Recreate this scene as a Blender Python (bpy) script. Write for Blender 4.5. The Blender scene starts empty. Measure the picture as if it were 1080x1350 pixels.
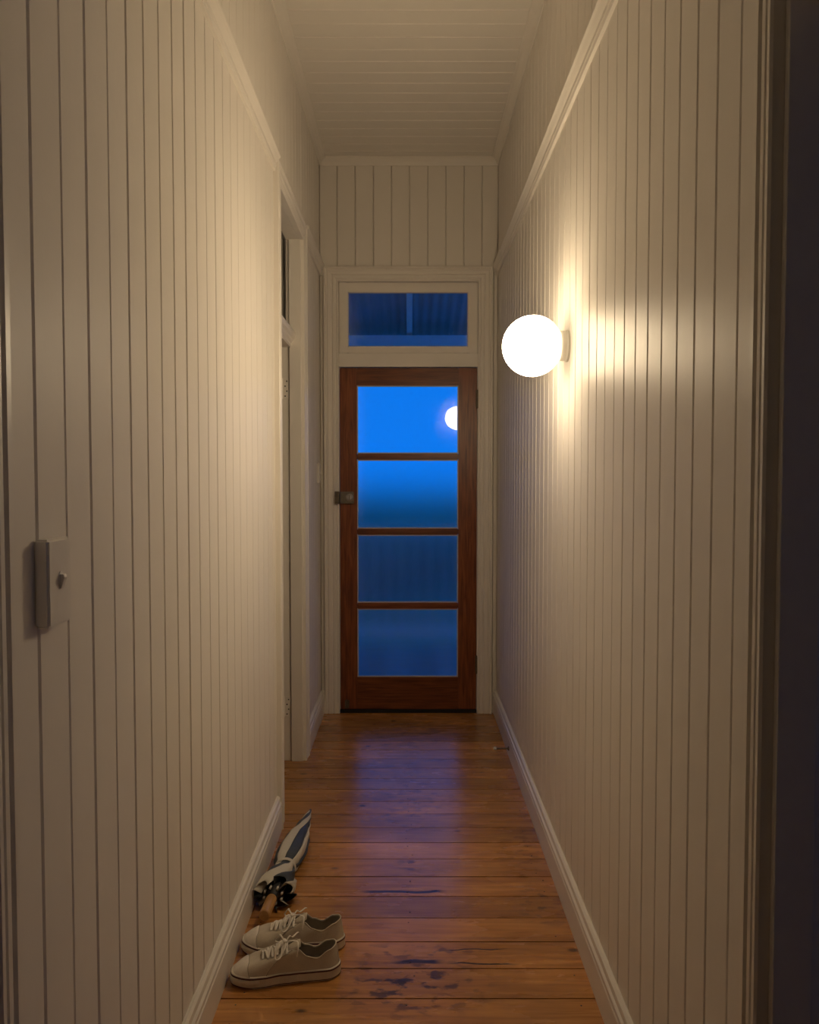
import bpy, bmesh, math, random
from mathutils import Vector, Matrix
random.seed(7)
PI = math.pi
C = bpy.context.scene.collection
scene = bpy.context.scene

# ------------------------------------------------------------------ camera
CAM_H, PITCH = 1.39, math.atan(43 / 1080)
cd = bpy.data.cameras.new('camera')
cd.sensor_fit = 'HORIZONTAL'; cd.sensor_width = 36; cd.lens = 36.0
cd.clip_start = 0.02; cd.clip_end = 500
cam = bpy.data.objects.new('camera', cd); C.objects.link(cam)
cam.location = (0, 0, CAM_H); cam.rotation_euler = (PI / 2 - PITCH, 0, 0)
scene.camera = cam

# ------------------------------------------------------------------ dusk sky
w = bpy.data.worlds.new('dusk_sky'); scene.world = w; w.use_nodes = True
nt = w.node_tree; nt.nodes.clear()
tc = nt.nodes.new('ShaderNodeTexCoord'); sx = nt.nodes.new('ShaderNodeSeparateXYZ')
cr = nt.nodes.new('ShaderNodeValToRGB'); bg = nt.nodes.new('ShaderNodeBackground'); wo = nt.nodes.new('ShaderNodeOutputWorld')
cr.color_ramp.elements[0].position = 0.0; cr.color_ramp.elements[0].color = (0.002, 0.185, 0.83, 1)
cr.color_ramp.elements[1].position = 1.0; cr.color_ramp.elements[1].color = (0.004, 0.12, 0.58, 1)
nt.links.new(tc.outputs['Generated'], sx.inputs[0]); nt.links.new(sx.outputs['Z'], cr.inputs[0])
nt.links.new(cr.outputs[0], bg.inputs[0]); bg.inputs[1].default_value = 1.12
nt.links.new(bg.outputs[0], wo.inputs[0])

LAMP_STRENGTH = 56.0
LAMP_COLOR = (1.0, 0.785, 0.505, 1)

vs = scene.view_settings
vs.view_transform = 'Standard'; vs.look = 'None'; vs.gamma = 1.0; vs.use_curve_mapping = False
vs.exposure = 0.0

# ------------------------------------------------------------------ helpers
def link(name, me, parent=None, smooth=False):
    o = bpy.data.objects.new(name, me); C.objects.link(o)
    if parent: o.parent = parent
    if smooth:
        for p in me.polygons: p.use_smooth = True
    return o

def tag(o, label, cat=None, group=None, kind=None):
    o['label'] = label
    if cat: o['category'] = cat
    if group: o['group'] = group
    if kind: o['kind'] = kind
    return o

def struct(o, label, cat=None):
    o['kind'] = 'structure'; o['label'] = label
    o['category'] = cat or o.name.split('_')[0]
    return o

def empty(name, loc=(0, 0, 0), rz=0):
    o = bpy.data.objects.new(name, None); C.objects.link(o)
    o.location = loc; o.rotation_euler = (0, 0, rz); o.empty_display_size = 0.05
    return o

class MB:
    def __init__(self): self.v = []; self.f = []; self.mi = []; self.m = 0
    def add(self, vs, fs):
        n = len(self.v); self.v += [tuple(p) for p in vs]
        for f in fs: self.f.append(tuple(i + n for i in f)); self.mi.append(self.m)
    def box(self, x0, x1, y0, y1, z0, z1):
        v = [(x, y, z) for x in (x0, x1) for y in (y0, y1) for z in (z0, z1)]
        self.add(v, [(0, 1, 3, 2), (4, 6, 7, 5), (0, 4, 5, 1), (2, 3, 7, 6), (0, 2, 6, 4), (1, 5, 7, 3)])
        return self
    def quad(self, a, b, c, d): self.add([a, b, c, d], [(0, 1, 2, 3)]); return self
    def sweep(self, rings, close_ring=True, close_path=False, caps=True):
        n = len(rings[0]); base = len(self.v)
        for r in rings: self.v += [tuple(p) for p in r]
        R = len(rings)
        for i in range(R if close_path else R - 1):
            j = (i + 1) % R
            for k in range(n if close_ring else n - 1):
                l = (k + 1) % n
                self.f.append((base + i * n + k, base + i * n + l, base + j * n + l, base + j * n + k)); self.mi.append(self.m)
        if caps and not close_path and close_ring:
            self.f.append(tuple(base + k for k in range(n))[::-1]); self.mi.append(self.m)
            self.f.append(tuple(base + (R - 1) * n + k for k in range(n))); self.mi.append(self.m)
        return self
    def lathe(self, prof, n=32, M=None):
        # prof: list of (r, h) about local Z; M: matrix
        rings = []
        for r, h in prof:
            ring = [Vector((r * math.cos(2 * PI * k / n), r * math.sin(2 * PI * k / n), h)) for k in range(n)]
            if M: ring = [M @ p for p in ring]
            rings.append(ring)
        return self.sweep(rings)
    def tube(self, pts, r, n=8, flat=1.0, up=Vector((0, 0, 1))):
        pts = [Vector(p) for p in pts]; rings = []
        for i, p in enumerate(pts):
            t = (pts[min(i + 1, len(pts) - 1)] - pts[max(i - 1, 0)]).normalized()
            u = up if abs(t.dot(up)) < 0.95 else Vector((1, 0, 0))
            a = t.cross(u).normalized(); b = a.cross(t).normalized()
            rr = r[i] if isinstance(r, (list, tuple)) else r
            rings.append([p + a * rr * math.cos(2 * PI * k / n) + b * rr * flat * math.sin(2 * PI * k / n) for k in range(n)])
        return self.sweep(rings)
    def mesh(self, name, mats, bevel=0, seg=2, smooth=False):
        me = bpy.data.meshes.new(name); me.from_pydata(self.v, [], self.f)
        mats = mats if isinstance(mats, (list, tuple)) else [mats]
        for m in mats: me.materials.append(m)
        for p, i in zip(me.polygons, self.mi): p.material_index = i
        bm = bmesh.new(); bm.from_mesh(me)
        bmesh.ops.recalc_face_normals(bm, faces=bm.faces)
        if bevel:
            eds = [e for e in bm.edges if len(e.link_faces) == 2 and e.calc_face_angle(0) > 0.6]
            bmesh.ops.bevel(bm, geom=eds, offset=bevel, segments=seg, affect='EDGES', clamp_overlap=True)
        bm.to_mesh(me); bm.free()
        if smooth:
            for p in me.polygons: p.use_smooth = True
        me.update()
        return me
    def obj(self, name, mats, parent=None, bevel=0, seg=2, smooth=False):
        return link(name, self.mesh(name, mats, bevel, seg, smooth), parent)

def catmull(P, n=6, closed=False):
    P = [Vector(p) for p in P]; out = []; N = len(P)
    for i in range(N if closed else N - 1):
        g = lambda k: P[k % N] if closed else P[max(0, min(N - 1, k))]
        a, b, c, d = g(i - 1), g(i), g(i + 1), g(i + 2)
        for j in range(n):
            t = j / n
            out.append(0.5 * ((2 * b) + (c - a) * t + (2 * a - 5 * b + 4 * c - d) * t * t + (3 * b - a - 3 * c + d) * t ** 3))
    if not closed: out.append(P[-1])
    return out

def lerp_tab(tab, s):
    if s <= tab[0][0]: return tab[0][1]
    for (a, x), (b, y) in zip(tab, tab[1:]):
        if s <= b:
            t = (s - a) / (b - a); t = t * t * (3 - 2 * t)
            return x + (y - x) * t
    return tab[-1][1]

# ------------------------------------------------------------------ materials
def newmat(name):
    m = bpy.data.materials.new(name); m.use_nodes = True
    n = m.node_tree.nodes; return m, m.node_tree, n['Principled BSDF']

def plain(name, col, rough=0.5, metal=0.0, noise=0.0, nscale=20, bump=0.0, bscale=60, coat=0.0, spec=0.5):
    m, t, b = newmat(name)
    b.inputs['Base Color'].default_value = (*col, 1); b.inputs['Roughness'].default_value = rough
    b.inputs['Metallic'].default_value = metal; b.inputs['Specular IOR Level'].default_value = spec; b.inputs['Coat Weight'].default_value = coat
    co = t.nodes.new('ShaderNodeTexCoord')
    if noise:
        nz = t.nodes.new('ShaderNodeTexNoise'); nz.inputs['Scale'].default_value = nscale; nz.inputs['Detail'].default_value = 5
        t.links.new(co.outputs['Object'], nz.inputs['Vector'])
        mx = t.nodes.new('ShaderNodeMix'); mx.data_type = 'RGBA'
        mx.inputs['A'].default_value = (*[c * (1 - noise) for c in col], 1)
        mx.inputs['B'].default_value = (*[min(1, c * (1 + noise)) for c in col], 1)
        t.links.new(nz.outputs['Fac'], mx.inputs['Factor']); t.links.new(mx.outputs['Result'], b.inputs['Base Color'])
    if bump:
        n2 = t.nodes.new('ShaderNodeTexNoise'); n2.inputs['Scale'].default_value = bscale; n2.inputs['Detail'].default_value = 3
        t.links.new(co.outputs['Object'], n2.inputs['Vector'])
        bp = t.nodes.new('ShaderNodeBump'); bp.inputs['Strength'].default_value = bump; bp.inputs['Distance'].default_value = 0.002
        t.links.new(n2.outputs['Fac'], bp.inputs['Height']); t.links.new(bp.outputs[0], b.inputs['Normal'])
    return m

M_PAINT = plain('cream_paint', (0.855, 0.81, 0.75), 0.44, noise=0.03, nscale=6, bump=0.25, bscale=22, spec=0.09)
M_TRIM = plain('cream_gloss_paint', (0.86, 0.815, 0.75), 0.36, noise=0.03, nscale=9, bump=0.12, bscale=30, spec=0.3)
M_CEIL = plain('ceiling_paint', (0.85, 0.81, 0.745), 0.5, noise=0.03, nscale=5, spec=0.3)
M_PLASTIC = plain('white_switch_plastic', (0.82, 0.78, 0.72), 0.3)
M_DARKMETAL = plain('aged_bronze_metal', (0.20, 0.17, 0.13), 0.45, metal=0.7, noise=0.4, nscale=90)
M_STEEL = plain('steel', (0.55, 0.53, 0.5), 0.35, metal=1.0)
M_BLACK = plain('black_gap', (0.012, 0.010, 0.010), 0.7)
M_PUTTY = plain('pale_glazing_putty', (0.62, 0.58, 0.56), 0.5)
M_RUBBER = plain('white_rubber_tip', (0.75, 0.72, 0.66), 0.6)
M_OUT = plain('weathered_outdoor_paint', (0.78, 0.76, 0.72), 0.6, noise=0.1)
M_IRON = plain('corrugated_iron', (0.32, 0.33, 0.35), 0.5, noise=0.2, nscale=4)
M_GROUND = plain('dark_lawn', (0.20, 0.20, 0.10), 0.9, noise=0.4, nscale=2)
M_LEAF = plain('dark_foliage', (0.06, 0.09, 0.04), 0.8, noise=0.5, nscale=6)
M_BARK = plain('bark', (0.10, 0.07, 0.05), 0.9)

def glass_mat(name, rough, tint=(1, 1, 1), rrough=0.0):
    m, t, b = newmat(name); t.nodes.remove(b)
    out = t.nodes['Material Output']
    fr = t.nodes.new('ShaderNodeFresnel'); fr.inputs[0].default_value = 1.5
    gl = t.nodes.new('ShaderNodeBsdfGlossy'); gl.inputs['Roughness'].default_value = rrough
    rf = t.nodes.new('ShaderNodeBsdfRefraction'); rf.inputs['IOR'].default_value = 1.45
    rf.inputs['Roughness'].default_value = rough; rf.inputs['Color'].default_value = (*tint, 1)
    mx = t.nodes.new('ShaderNodeMixShader')
    t.links.new(fr.outputs[0], mx.inputs[0]); t.links.new(rf.outputs[0], mx.inputs[1]); t.links.new(gl.outputs[0], mx.inputs[2])
    t.links.new(mx.outputs[0], out.inputs['Surface'])
    return m
M_FROST = glass_mat('frosted_glass', 0.22)
M_CLEAR = glass_mat('clear_glass', 0.0)

def wood_mat(name, c0, c1, c2, rough, axis, scale=14, stretch=12, floor=False, coat=0.0):
    """grain running along `axis` (0 x, 1 y, 2 z); per-object tone"""
    m, t, b = newmat(name); L = t.links.new
    co = t.nodes.new('ShaderNodeTexCoord'); oi = t.nodes.new('ShaderNodeObjectInfo')
    ge = t.nodes.new('ShaderNodeNewGeometry')
    mp = t.nodes.new('ShaderNodeMapping')
    sc = [stretch, stretch, stretch]; sc[axis] = 1.0
    mp.inputs['Scale'].default_value = sc
    ad = t.nodes.new('ShaderNodeVectorMath'); ad.operation = 'MULTIPLY_ADD'
    ad.inputs[1].default_value = (1, 1, 1)
    rv = t.nodes.new('ShaderNodeMath'); rv.operation = 'MULTIPLY'; rv.inputs[1].default_value = 37.0
    L(oi.outputs['Random'], rv.inputs[0]); L(ge.outputs['Position'], ad.inputs[0]); L(rv.outputs[0], ad.inputs[2])
    L(ad.outputs[0], mp.inputs['Vector'])
    n1 = t.nodes.new('ShaderNodeTexNoise'); n1.inputs['Scale'].default_value = scale / 5; n1.inputs['Detail'].default_value = 8
    n1.inputs['Distortion'].default_value = 0.6; L(mp.outputs[0], n1.inputs['Vector'])
    r1 = t.nodes.new('ShaderNodeValToRGB'); e = r1.color_ramp.elements
    e[0].position = 0.3; e[0].color = (*c0, 1); e[1].position = 0.72; e[1].color = (*c2, 1)
    k = e.new(0.5); k.color = (*c1, 1)
    L(n1.outputs['Fac'], r1.inputs[0])
    hv = t.nodes.new('ShaderNodeHueSaturation')
    mr = t.nodes.new('ShaderNodeMapRange'); mr.inputs['To Min'].default_value = 0.78; mr.inputs['To Max'].default_value = 1.18
    L(oi.outputs['Random'], mr.inputs['Value']); L(mr.outputs[0], hv.inputs['Value']); L(r1.outputs[0], hv.inputs['Color'])
    col = hv.outputs[0]
    b.inputs['Roughness'].default_value = rough; b.inputs['Coat Weight'].default_value = coat; b.inputs['Coat Roughness'].default_value = 0.12
    bp = t.nodes.new('ShaderNodeBump'); bp.inputs['Strength'].default_value = 0.12; bp.inputs['Distance'].default_value = 0.002
    L(n1.outputs['Fac'], bp.inputs['Height']); L(bp.outputs[0], b.inputs['Normal'])
    if floor:
        b.inputs['Specular IOR Level'].default_value = 0.75
        sp = t.nodes.new('ShaderNodeSeparateXYZ'); L(ge.outputs['Position'], sp.inputs[0])
        def math_(op, a, bb=None):
            n = t.nodes.new('ShaderNodeMath'); n.operation = op
            for i, v in enumerate((a, bb)):
                if v is None: continue
                if isinstance(v, (int, float)): n.inputs[i].default_value = v
                else: L(v, n.inputs[i])
            n.use_clamp = False
            return n.outputs[0]
        def noise_(scale, det=4, sc3=(1, 1, 1)):
            mp2 = t.nodes.new('ShaderNodeMapping'); mp2.inputs['Scale'].default_value = sc3
            L(ge.outputs['Position'], mp2.inputs['Vector'])
            n = t.nodes.new('ShaderNodeTexNoise'); n.inputs['Scale'].default_value = scale; n.inputs['Detail'].default_value = det
            L(mp2.outputs[0], n.inputs['Vector']); return n.outputs['Fac']
        def ramp_(v, a, bb):
            n = t.nodes.new('ShaderNodeMapRange'); n.inputs['From Min'].default_value = a; n.inputs['From Max'].default_value = bb
            L(v, n.inputs['Value']); return n.outputs[0]
        def gauss_(cx, cy, rx, ry):
            dx = math_('DIVIDE', math_('SUBTRACT', sp.outputs['X'], cx), rx)
            dy = math_('DIVIDE', math_('SUBTRACT', sp.outputs['Y'], cy), ry)
            return ramp_(math_('ADD', math_('MULTIPLY', dx, dx), math_('MULTIPLY', dy, dy)), 1.0, 0.0)
        # scuffed patches where the varnish wore through, gouges and ingrained dirt
        patch = ramp_(noise_(34, 5, (0.55, 1, 1)), 0.525, 0.61)
        marks = None
        for (cx, cy, rx, ry, k_) in ((0.0, 2.2, 0.26, 0.16, 0.9), (0.02, 2.36, 0.24, 0.05, 0.7), (0.0, 2.9, 0.07, 0.05, 0.9), (0.43, 2.62, 0.1, 0.16, 0.6),
                                     (0.0, 3.5, 0.24, 0.4, 0.45), (-0.05, 4.4, 0.3, 0.3, 0.4), (0.42, 3.0, 0.12, 0.3, 0.35)):
            g = math_('MULTIPLY', math_('MULTIPLY', gauss_(cx, cy, rx, ry), patch), k_)
            marks = g if marks is None else math_('MAXIMUM', marks, g)
        wav = math_('MULTIPLY', math_('SUBTRACT', noise_(9, 3), 0.5), 0.03)
        def crack(x0, x1, y, hw):
            d = math_('ABSOLUTE', math_('SUBTRACT', math_('ADD', sp.outputs['Y'], wav), y))
            inx = math_('MULTIPLY', ramp_(sp.outputs['X'], x0, x0 + 0.04), ramp_(sp.outputs['X'], x1, x1 - 0.04))
            return math_('MULTIPLY', ramp_(d, hw, hw * 0.5), inx)
        for c_ in (crack(-0.17, 0.13, 2.712, 0.010), crack(-0.06, 0.11, 2.31, 0.012), crack(0.08, 0.30, 2.37, 0.004), crack(0.10, 0.32, 2.30, 0.005)):
            marks = math_('MAXIMUM', marks, math_('MULTIPLY', c_, 0.92))
        # knots and old nail stains
        vo = t.nodes.new('ShaderNodeTexVoronoi'); vo.inputs['Scale'].default_value = 5.5
        mp3 = t.nodes.new('ShaderNodeMapping'); mp3.inputs['Scale'].default_value = (0.8, 1.5, 1); L(ge.outputs['Position'], mp3.inputs['Vector']); L(mp3.outputs[0], vo.inputs['Vector'])
        knot = math_('MULTIPLY', ramp_(vo.outputs['Distance'], 0.10, 0.05), 0.8)
        marks = math_('MAXIMUM', marks, knot)
        # broad grubby tone
        tone = ramp_(noise_(3.2, 4, (0.7, 1.6, 1)), 0.30, 0.68)
        hv2 = t.nodes.new('ShaderNodeHueSaturation'); L(col, hv2.inputs['Color'])
        tv = t.nodes.new('ShaderNodeMapRange'); tv.inputs['To Min'].default_value = 0.72; tv.inputs['To Max'].default_value = 1.12
        L(tone, tv.inputs['Value']); L(tv.outputs[0], hv2.inputs['Value'])
        mk = t.nodes.new('ShaderNodeMix'); mk.data_type = 'RGBA'; mk.inputs['B'].default_value = (0.020, 0.012, 0.010, 1)
        L(hv2.outputs[0], mk.inputs['A']); L(marks, mk.inputs['Factor']); col = mk.outputs['Result']
        rr = t.nodes.new('ShaderNodeMapRange'); rr.inputs['To Min'].default_value = rough - 0.06; rr.inputs['To Max'].default_value = rough + 0.1
        L(noise_(7, 5, (0.4, 1.4, 1)), rr.inputs['Value']); L(rr.outputs[0], b.inputs['Roughness'])
    L(col, b.inputs['Base Color'])
    return m
M_FLOOR = wood_mat('varnished_pine_boards', (0.36, 0.15, 0.040), (0.50, 0.225, 0.062), (0.60, 0.29, 0.085), 0.25, 0, scale=22, stretch=14, floor=True)
M_DOORW_V = wood_mat('red_cedar_upright', (0.105, 0.026, 0.008), (0.19, 0.052, 0.015), (0.27, 0.085, 0.024), 0.36, 2, scale=26, stretch=14)
M_DOORW_H = wood_mat('red_cedar_rail', (0.105, 0.026, 0.008), (0.19, 0.052, 0.015), (0.27, 0.085, 0.024), 0.36, 0, scale=26, stretch=14)
M_HANDLE = wood_mat('turned_wooden_handle', (0.48, 0.25, 0.08), (0.58, 0.32, 0.11), (0.66, 0.38, 0.15), 0.4, 1, scale=30, stretch=10)
M_DECK = wood_mat('grey_deck_boards', (0.2, 0.18, 0.16), (0.26, 0.24, 0.21), (0.3, 0.28, 0.25), 0.6, 1, scale=14)

# ------------------------------------------------------------------ dimensions (metres)
WL, WR, WF = -0.525, 0.517, 4.83         # board faces of the left, right and far walls
YB = -2.0                                # wall behind the camera
HC = 3.25                                # ceiling
RZ0, RZ1 = 2.575, 2.64                   # picture rail
BH = 0.135                               # skirting height
TH = 0.115                               # wall thickness
# openings: (y0, y1) at door height up to OT
OT = 2.545
OPEN_L = [(0.20, 0.991), (3.285, 4.0)]
OPEN_R = [(0.36, 1.152)]

# ------------------------------------------------------------------ structure: floor
fl = MB().box(WL - TH, WR + TH, YB, WF + 0.1, -0.06, -0.0225).obj('floor', M_BLACK)
struct(fl, 'honey coloured varnished timber board floor of the hallway')
FP = 0.1348; F0 = 2.141 - FP * 31
bme = {}
def floor_board(y, wdt):
    me = MB().box(WL - TH - 0.01, WR + TH + 0.01, 0, wdt - 0.0048, -0.0215, 0).mesh('floor_board', M_FLOOR)
    return me
fb = floor_board(0, FP)
nails = MB()
k = 0
y = F0
while y < WF + 0.02:
    if y + FP < WF + 0.06:
        o = link('floor_board', fb, fl); o.location = (0, y + 0.0024, random.uniform(-0.0005, 0.0004))
    for xx in (0.0, -0.455, 0.452):
        for dy in (0.03, 0.105):
            if y > 1.9 and y + dy < WF - 0.03 and random.random() < 0.6:
                nails.lathe([(0.0001, 0.0007), (0.0024, 0.0007), (0.0026, -0.001)], 8, Matrix.Translation((xx + random.uniform(-.014, .014), y + dy + random.uniform(-.006, .006), 0.0)))
    y += FP; k += 1
no = nails.obj('nail_heads', M_BLACK, fl); no['kind'] = 'stuff'; no['label'] = 'dark old nail heads in rows across the boards'

# ------------------------------------------------------------------ lining boards
def board_mesh(width, length, mat, name='lining_board'):
    """V-jointed board, width along +x, face at y=0 looking -y, thickness to +y, length along z"""
    c, g, d = 0.0030, 0.0016, 0.0095
    prof = [(g, 0.012), (g, d), (g, 0.0035), (g + c, 0.0), (width - g - c, 0.0), (width - g, 0.0035), (width - g, d), (width - g, 0.012)]
    m = MB(); m.sweep([[(x, yy, 0) for x, yy in prof], [(x, yy, length) for x, yy in prof]])
    return m.mesh(name, mat)
_bm = {}
def board(parent, pos, rot, width, length, mat=None, jitter=0.5):
    key = (round(width, 4), round(length, 3), mat.name if mat else '')
    if key not in _bm: _bm[key] = board_mesh(width, length, mat or M_PAINT)
    o = link('lining_board', _bm[key], parent)
    o.location = pos; o.rotation_euler = (rot[0], rot[1], rot[2] + math.radians(random.uniform(-jitter, jitter)))
    return o

def side_wall(name, X, sgn, opens, y_first, pitch, label):
    """sgn = +1 when the room lies on +x of the face (left wall)"""
    m = MB(); xa, xb = X - sgn * 0.0115, X - sgn * TH
    ys = YB
    for (a, b) in opens:
        m.box(min(xa, xb), max(xa, xb), ys, a - 0.022, 0, HC)
        m.box(min(xa, xb), max(xa, xb), a - 0.022, b + 0.022, OT + 0.022, HC)
        ys = b + 0.022
    m.box(min(xa, xb), max(xa, xb), ys, WF + 0.1, 0, HC)
    wob = m.obj(name, M_PAINT); struct(wob, label, 'wall')
    y = y_first - pitch * math.ceil((y_first - 0.0) / pitch)
    rot = PI / 2 if sgn > 0 else -PI / 2
    while y < WF:
        w_ = min(pitch, WF - y)
        spans = [(y, y + w_, 0.0)]
        for (a, b) in opens:
            ns = []
            for (p, q, z) in spans:
                if q <= a or p >= b: ns.append((p, q, z)); continue
                if p < a - 0.004: ns.append((p, a, z))
                ns.append((max(p, a), min(q, b), OT + 0.001))
                if q > b + 0.004: ns.append((b, q, z))
            spans = ns
        for (p, q, z) in spans:
            if q - p < 0.012: continue
            if sgn > 0:   # left wall: face looks +x ; local -y -> +x : rotate +90deg about z maps (x->y, -y->+x)
                board(wob, (X, p, z), (0, 0, PI / 2), q - p, HC - z)
            else:
                board(wob, (X, q, z), (0, 0, -PI / 2), q - p, HC - z)
        y += pitch
    return wob
wall_left = side_wall('wall_left', WL, 1, OPEN_L, 1.153, 0.0991, 'cream painted v-jointed board wall with the light switch and side door')
wall_right = side_wall('wall_right', WR, -1, OPEN_R, 1.303, 0.0975, 'cream painted v-jointed board wall carrying the globe lamp')

# far wall round the front door
DX0, DX1 = -0.414, 0.400
m = MB()
m.box(WL - TH, DX0, WF + 0.0115, WF + 0.10, 0, HC); m.box(DX1, WR + TH, WF + 0.0115, WF + 0.10, 0, HC)
m.box(DX0, DX1, WF + 0.0115, WF + 0.10, 2.545, HC)
wall_far = m.obj('wall_far', M_PAINT); struct(wall_far, 'cream boarded end wall above and beside the front door', 'wall')
x = 0.0 - 0.1055 * 5
while x < WR:
    p, q = max(x, WL), min(x + 0.1055, WR)
    if q - p > 0.012: board(wall_far, (p, WF, 2.60), (0, 0, 0), q - p, HC - 2.60, jitter=0.25)
    x += 0.1055
for (p, q) in ((WL, -0.49), (0.49, WR)): board(wall_far, (p, WF, 0), (0, 0, 0), q - p, 2.60, jitter=0)
wb = MB().box(WL - TH, WR + TH, YB - 0.1, YB, 0, HC).obj('wall_back', M_PAINT); struct(wb, 'plain cream wall closing the hallway behind the viewer', 'wall')

# ceiling, boards across the hall
ce = MB().box(WL - TH, WR + TH, YB, WF + 0.1, HC + 0.0105, HC + 0.08).obj('ceiling', M_CEIL); struct(ce, 'cream painted tongue and groove board ceiling')
y = WF - 0.005
cm = board_mesh(0.1, WR - WL, M_CEIL, 'ceiling_board')
while y > 1.2:
    o = link('ceiling_board', cm, ce)
    # local x -> world y, local z -> world x, local -y (face) -> world -z
    o.matrix_local = Matrix(((0, 0, 1, WL), (1, 0, 0, y - 0.1), (0, 1, 0, HC + random.uniform(-0.0006, 0.0006)), (0, 0, 0, 1)))
    y -= 0.1

# ------------------------------------------------------------------ mouldings
def profile_run(name, prof, A, B, out, up, mat, label, parent=None):
    """prof [(n,v)] swept straight from A to B; n along `out`, v along `up`"""
    A, B, out, up = Vector(A), Vector(B), Vector(out), Vector(up)
    m = MB(); m.sweep([[A + out * n + up * v for n, v in prof], [B + out * n + up * v for n, v in prof]])
    o = m.obj(name, mat, parent)
    if label: struct(o, label, 'trim' if name.startswith('trim') else 'baseboard')
    return o
BASE = [(-0.001, 0), (0.019, 0), (0.019, 0.088), (0.0165, 0.091), (0.0165, 0.096), (0.019, 0.099), (0.0185, 0.108), (0.013, 0.113), (0.012, 0.118), (0.0135, 0.122), (0.012, 0.130), (0.006, BH), (-0.001, BH)]
RAIL = [(-0.001, 0), (0.010, 0), (0.012, 0.006), (0.010, 0.012), (0.013, 0.016), (0.013, 0.030), (0.018, 0.036), (0.024, 0.046), (0.030, 0.052), (0.030, 0.060), (0.026, 0.065), (-0.001, 0.065)]
CORN = [(-0.001, 0), (0.006, 0), (0.009, 0.006), (0.016, 0.018), (0.028, 0.030), (0.036, 0.035), (0.040, 0.038), (0.040, 0.044), (-0.001, 0.044)]
CW = 0.052                                # architrave width on the side walls
segL = [(YB, OPEN_L[0][0] - CW), (OPEN_L[0][1] + CW, OPEN_L[1][0] - 0.085), (OPEN_L[1][1] + 0.085, WF)]
segR = [(YB, OPEN_R[0][0] - CW), (OPEN_R[0][1] + CW, WF)]
bl = MB(); br = MB()
for i, (a, b) in enumerate(segL):
    bl.sweep([[Vector((WL + n, yy, v)) for n, v in BASE] for yy in (a, b)])
for a, b in segR:
    br.sweep([[Vector((WR - n, yy, v)) for n, v in BASE] for yy in (a, b)])
struct(bl.obj('baseboard_left', M_TRIM), 'cream moulded skirting board beside the shoes and umbrella', 'baseboard')
struct(br.obj('baseboard_right', M_TRIM), 'cream moulded skirting board with the door stop screwed in', 'baseboard')
bf = MB()
for a, b in ((WL + 0.012, -0.497), (0.497, WR - 0.012)):
    bf.sweep([[Vector((xx, WF - n, v)) for n, v in BASE] for xx in (a, b)])
struct(bf.obj('baseboard_far', M_TRIM), 'short skirting returns beside the front door casing', 'baseboard')
rl = MB(); rr_ = MB()
for a, b in segL: rl.sweep([[Vector((WL + n, yy, RZ0 + v)) for n, v in RAIL] for yy in (a, b)])
for a, b in segR: rr_.sweep([[Vector((WR - n, yy, RZ0 + v)) for n, v in RAIL] for yy in (a, b)])
struct(rl.obj('trim_1', M_TRIM), 'cream moulded picture rail along the wall with the light switch', 'trim')
struct(rr_.obj('trim_2', M_TRIM), 'cream moulded picture rail along the wall with the globe lamp', 'trim')
rf_ = MB()
for a, b in ((WL + 0.01, -0.499), (0.499, WR - 0.01)):
    rf_.sweep([[Vector((xx, WF - n, RZ0 + v)) for n, v in RAIL] for xx in (a, b)])
struct(rf_.obj('trim_3', M_TRIM), 'short picture rail returns beside the fanlight casing', 'trim')
cz = HC - 0.042
cn = MB()
cn.sweep([[Vector((WL + n, yy, cz + v)) for n, v in CORN] for yy in (YB, WF)])
cn.sweep([[Vector((WR - n, yy, cz + v)) for n, v in CORN] for yy in (YB, WF)])
cn.sweep([[Vector((xx, WF - n, cz + v)) for n, v in CORN] for xx in (WL, WR)])
struct(cn.obj('trim_4', M_TRIM), 'slim cream cornice where walls meet the boarded ceiling', 'trim')

def casing(name, u0, u1, top, place, prof, label, jog=0.0):
    """three sided mitred architrave; place(u, v, n) -> world point"""
    m = MB(); rings = []
    for (fu, fv) in (('a', 0), ('a', 1), ('b', 1), ('b', 0)):
        ring = []
        for wv, n in prof:
            uu = (u0 - wv) if fu == 'a' else (u1 + wv)
            vv = (top + wv) if fv else 0.0
            ring.append(place(uu, vv, n))
        rings.append(ring)
    m.sweep(rings)
    o = m.obj(name, M_TRIM); struct(o, label, 'trim'); return o
def arch_prof(wd, t=0.020):
    if wd < 0.06:
        return [(0, -0.012), (0, t * .8), (0.003, t), (0.011, t), (0.013, t * .72), (0.016, t * .72), (0.018, t), (0.028, t), (0.030, t * .72), (0.034, t * .72), (0.037, t * 1.1), (wd - 0.003, t * 1.1), (wd, t * .9), (wd, -0.012)]
    return [(0, -0.012), (0, t * .72), (0.004, t * .86), (0.010, t * .86), (0.013, t * .6), (0.016, t * .6), (0.020, t * .82), (0.032, t * .86), (0.036, t * .64), (0.040, t * .64), (0.044, t * .9),
            (wd - 0.026, t), (wd - 0.022, t * .76), (wd - 0.017, t * .76), (wd - 0.012, t * 1.15), (wd - 0.003, t * 1.15), (wd, t * .95), (wd, -0.012)]
casing('trim_5', DX0, DX1, 2.541, lambda u, v, n: Vector((u, WF - n, v)), arch_prof(0.088), 'cream moulded casing round the front door and fanlight')
casing('trim_6', OPEN_L[1][0], OPEN_L[1][1], OT, lambda u, v, n: Vector((WL + n, u, v)), arch_prof(0.085), 'cream moulded casing round the side doorway beyond the umbrella')
casing('trim_7', OPEN_L[0][0], OPEN_L[0][1], OT, lambda u, v, n: Vector((WL + n, u, v)), arch_prof(CW), 'cream moulded casing just beside the near light switch')
casing('trim_8', OPEN_R[0][0], OPEN_R[0][1], OT, lambda u, v, n: Vector((WR - n, u, v)), arch_prof(CW), 'cream moulded casing of the dark doorway opposite the light switch')

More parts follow.
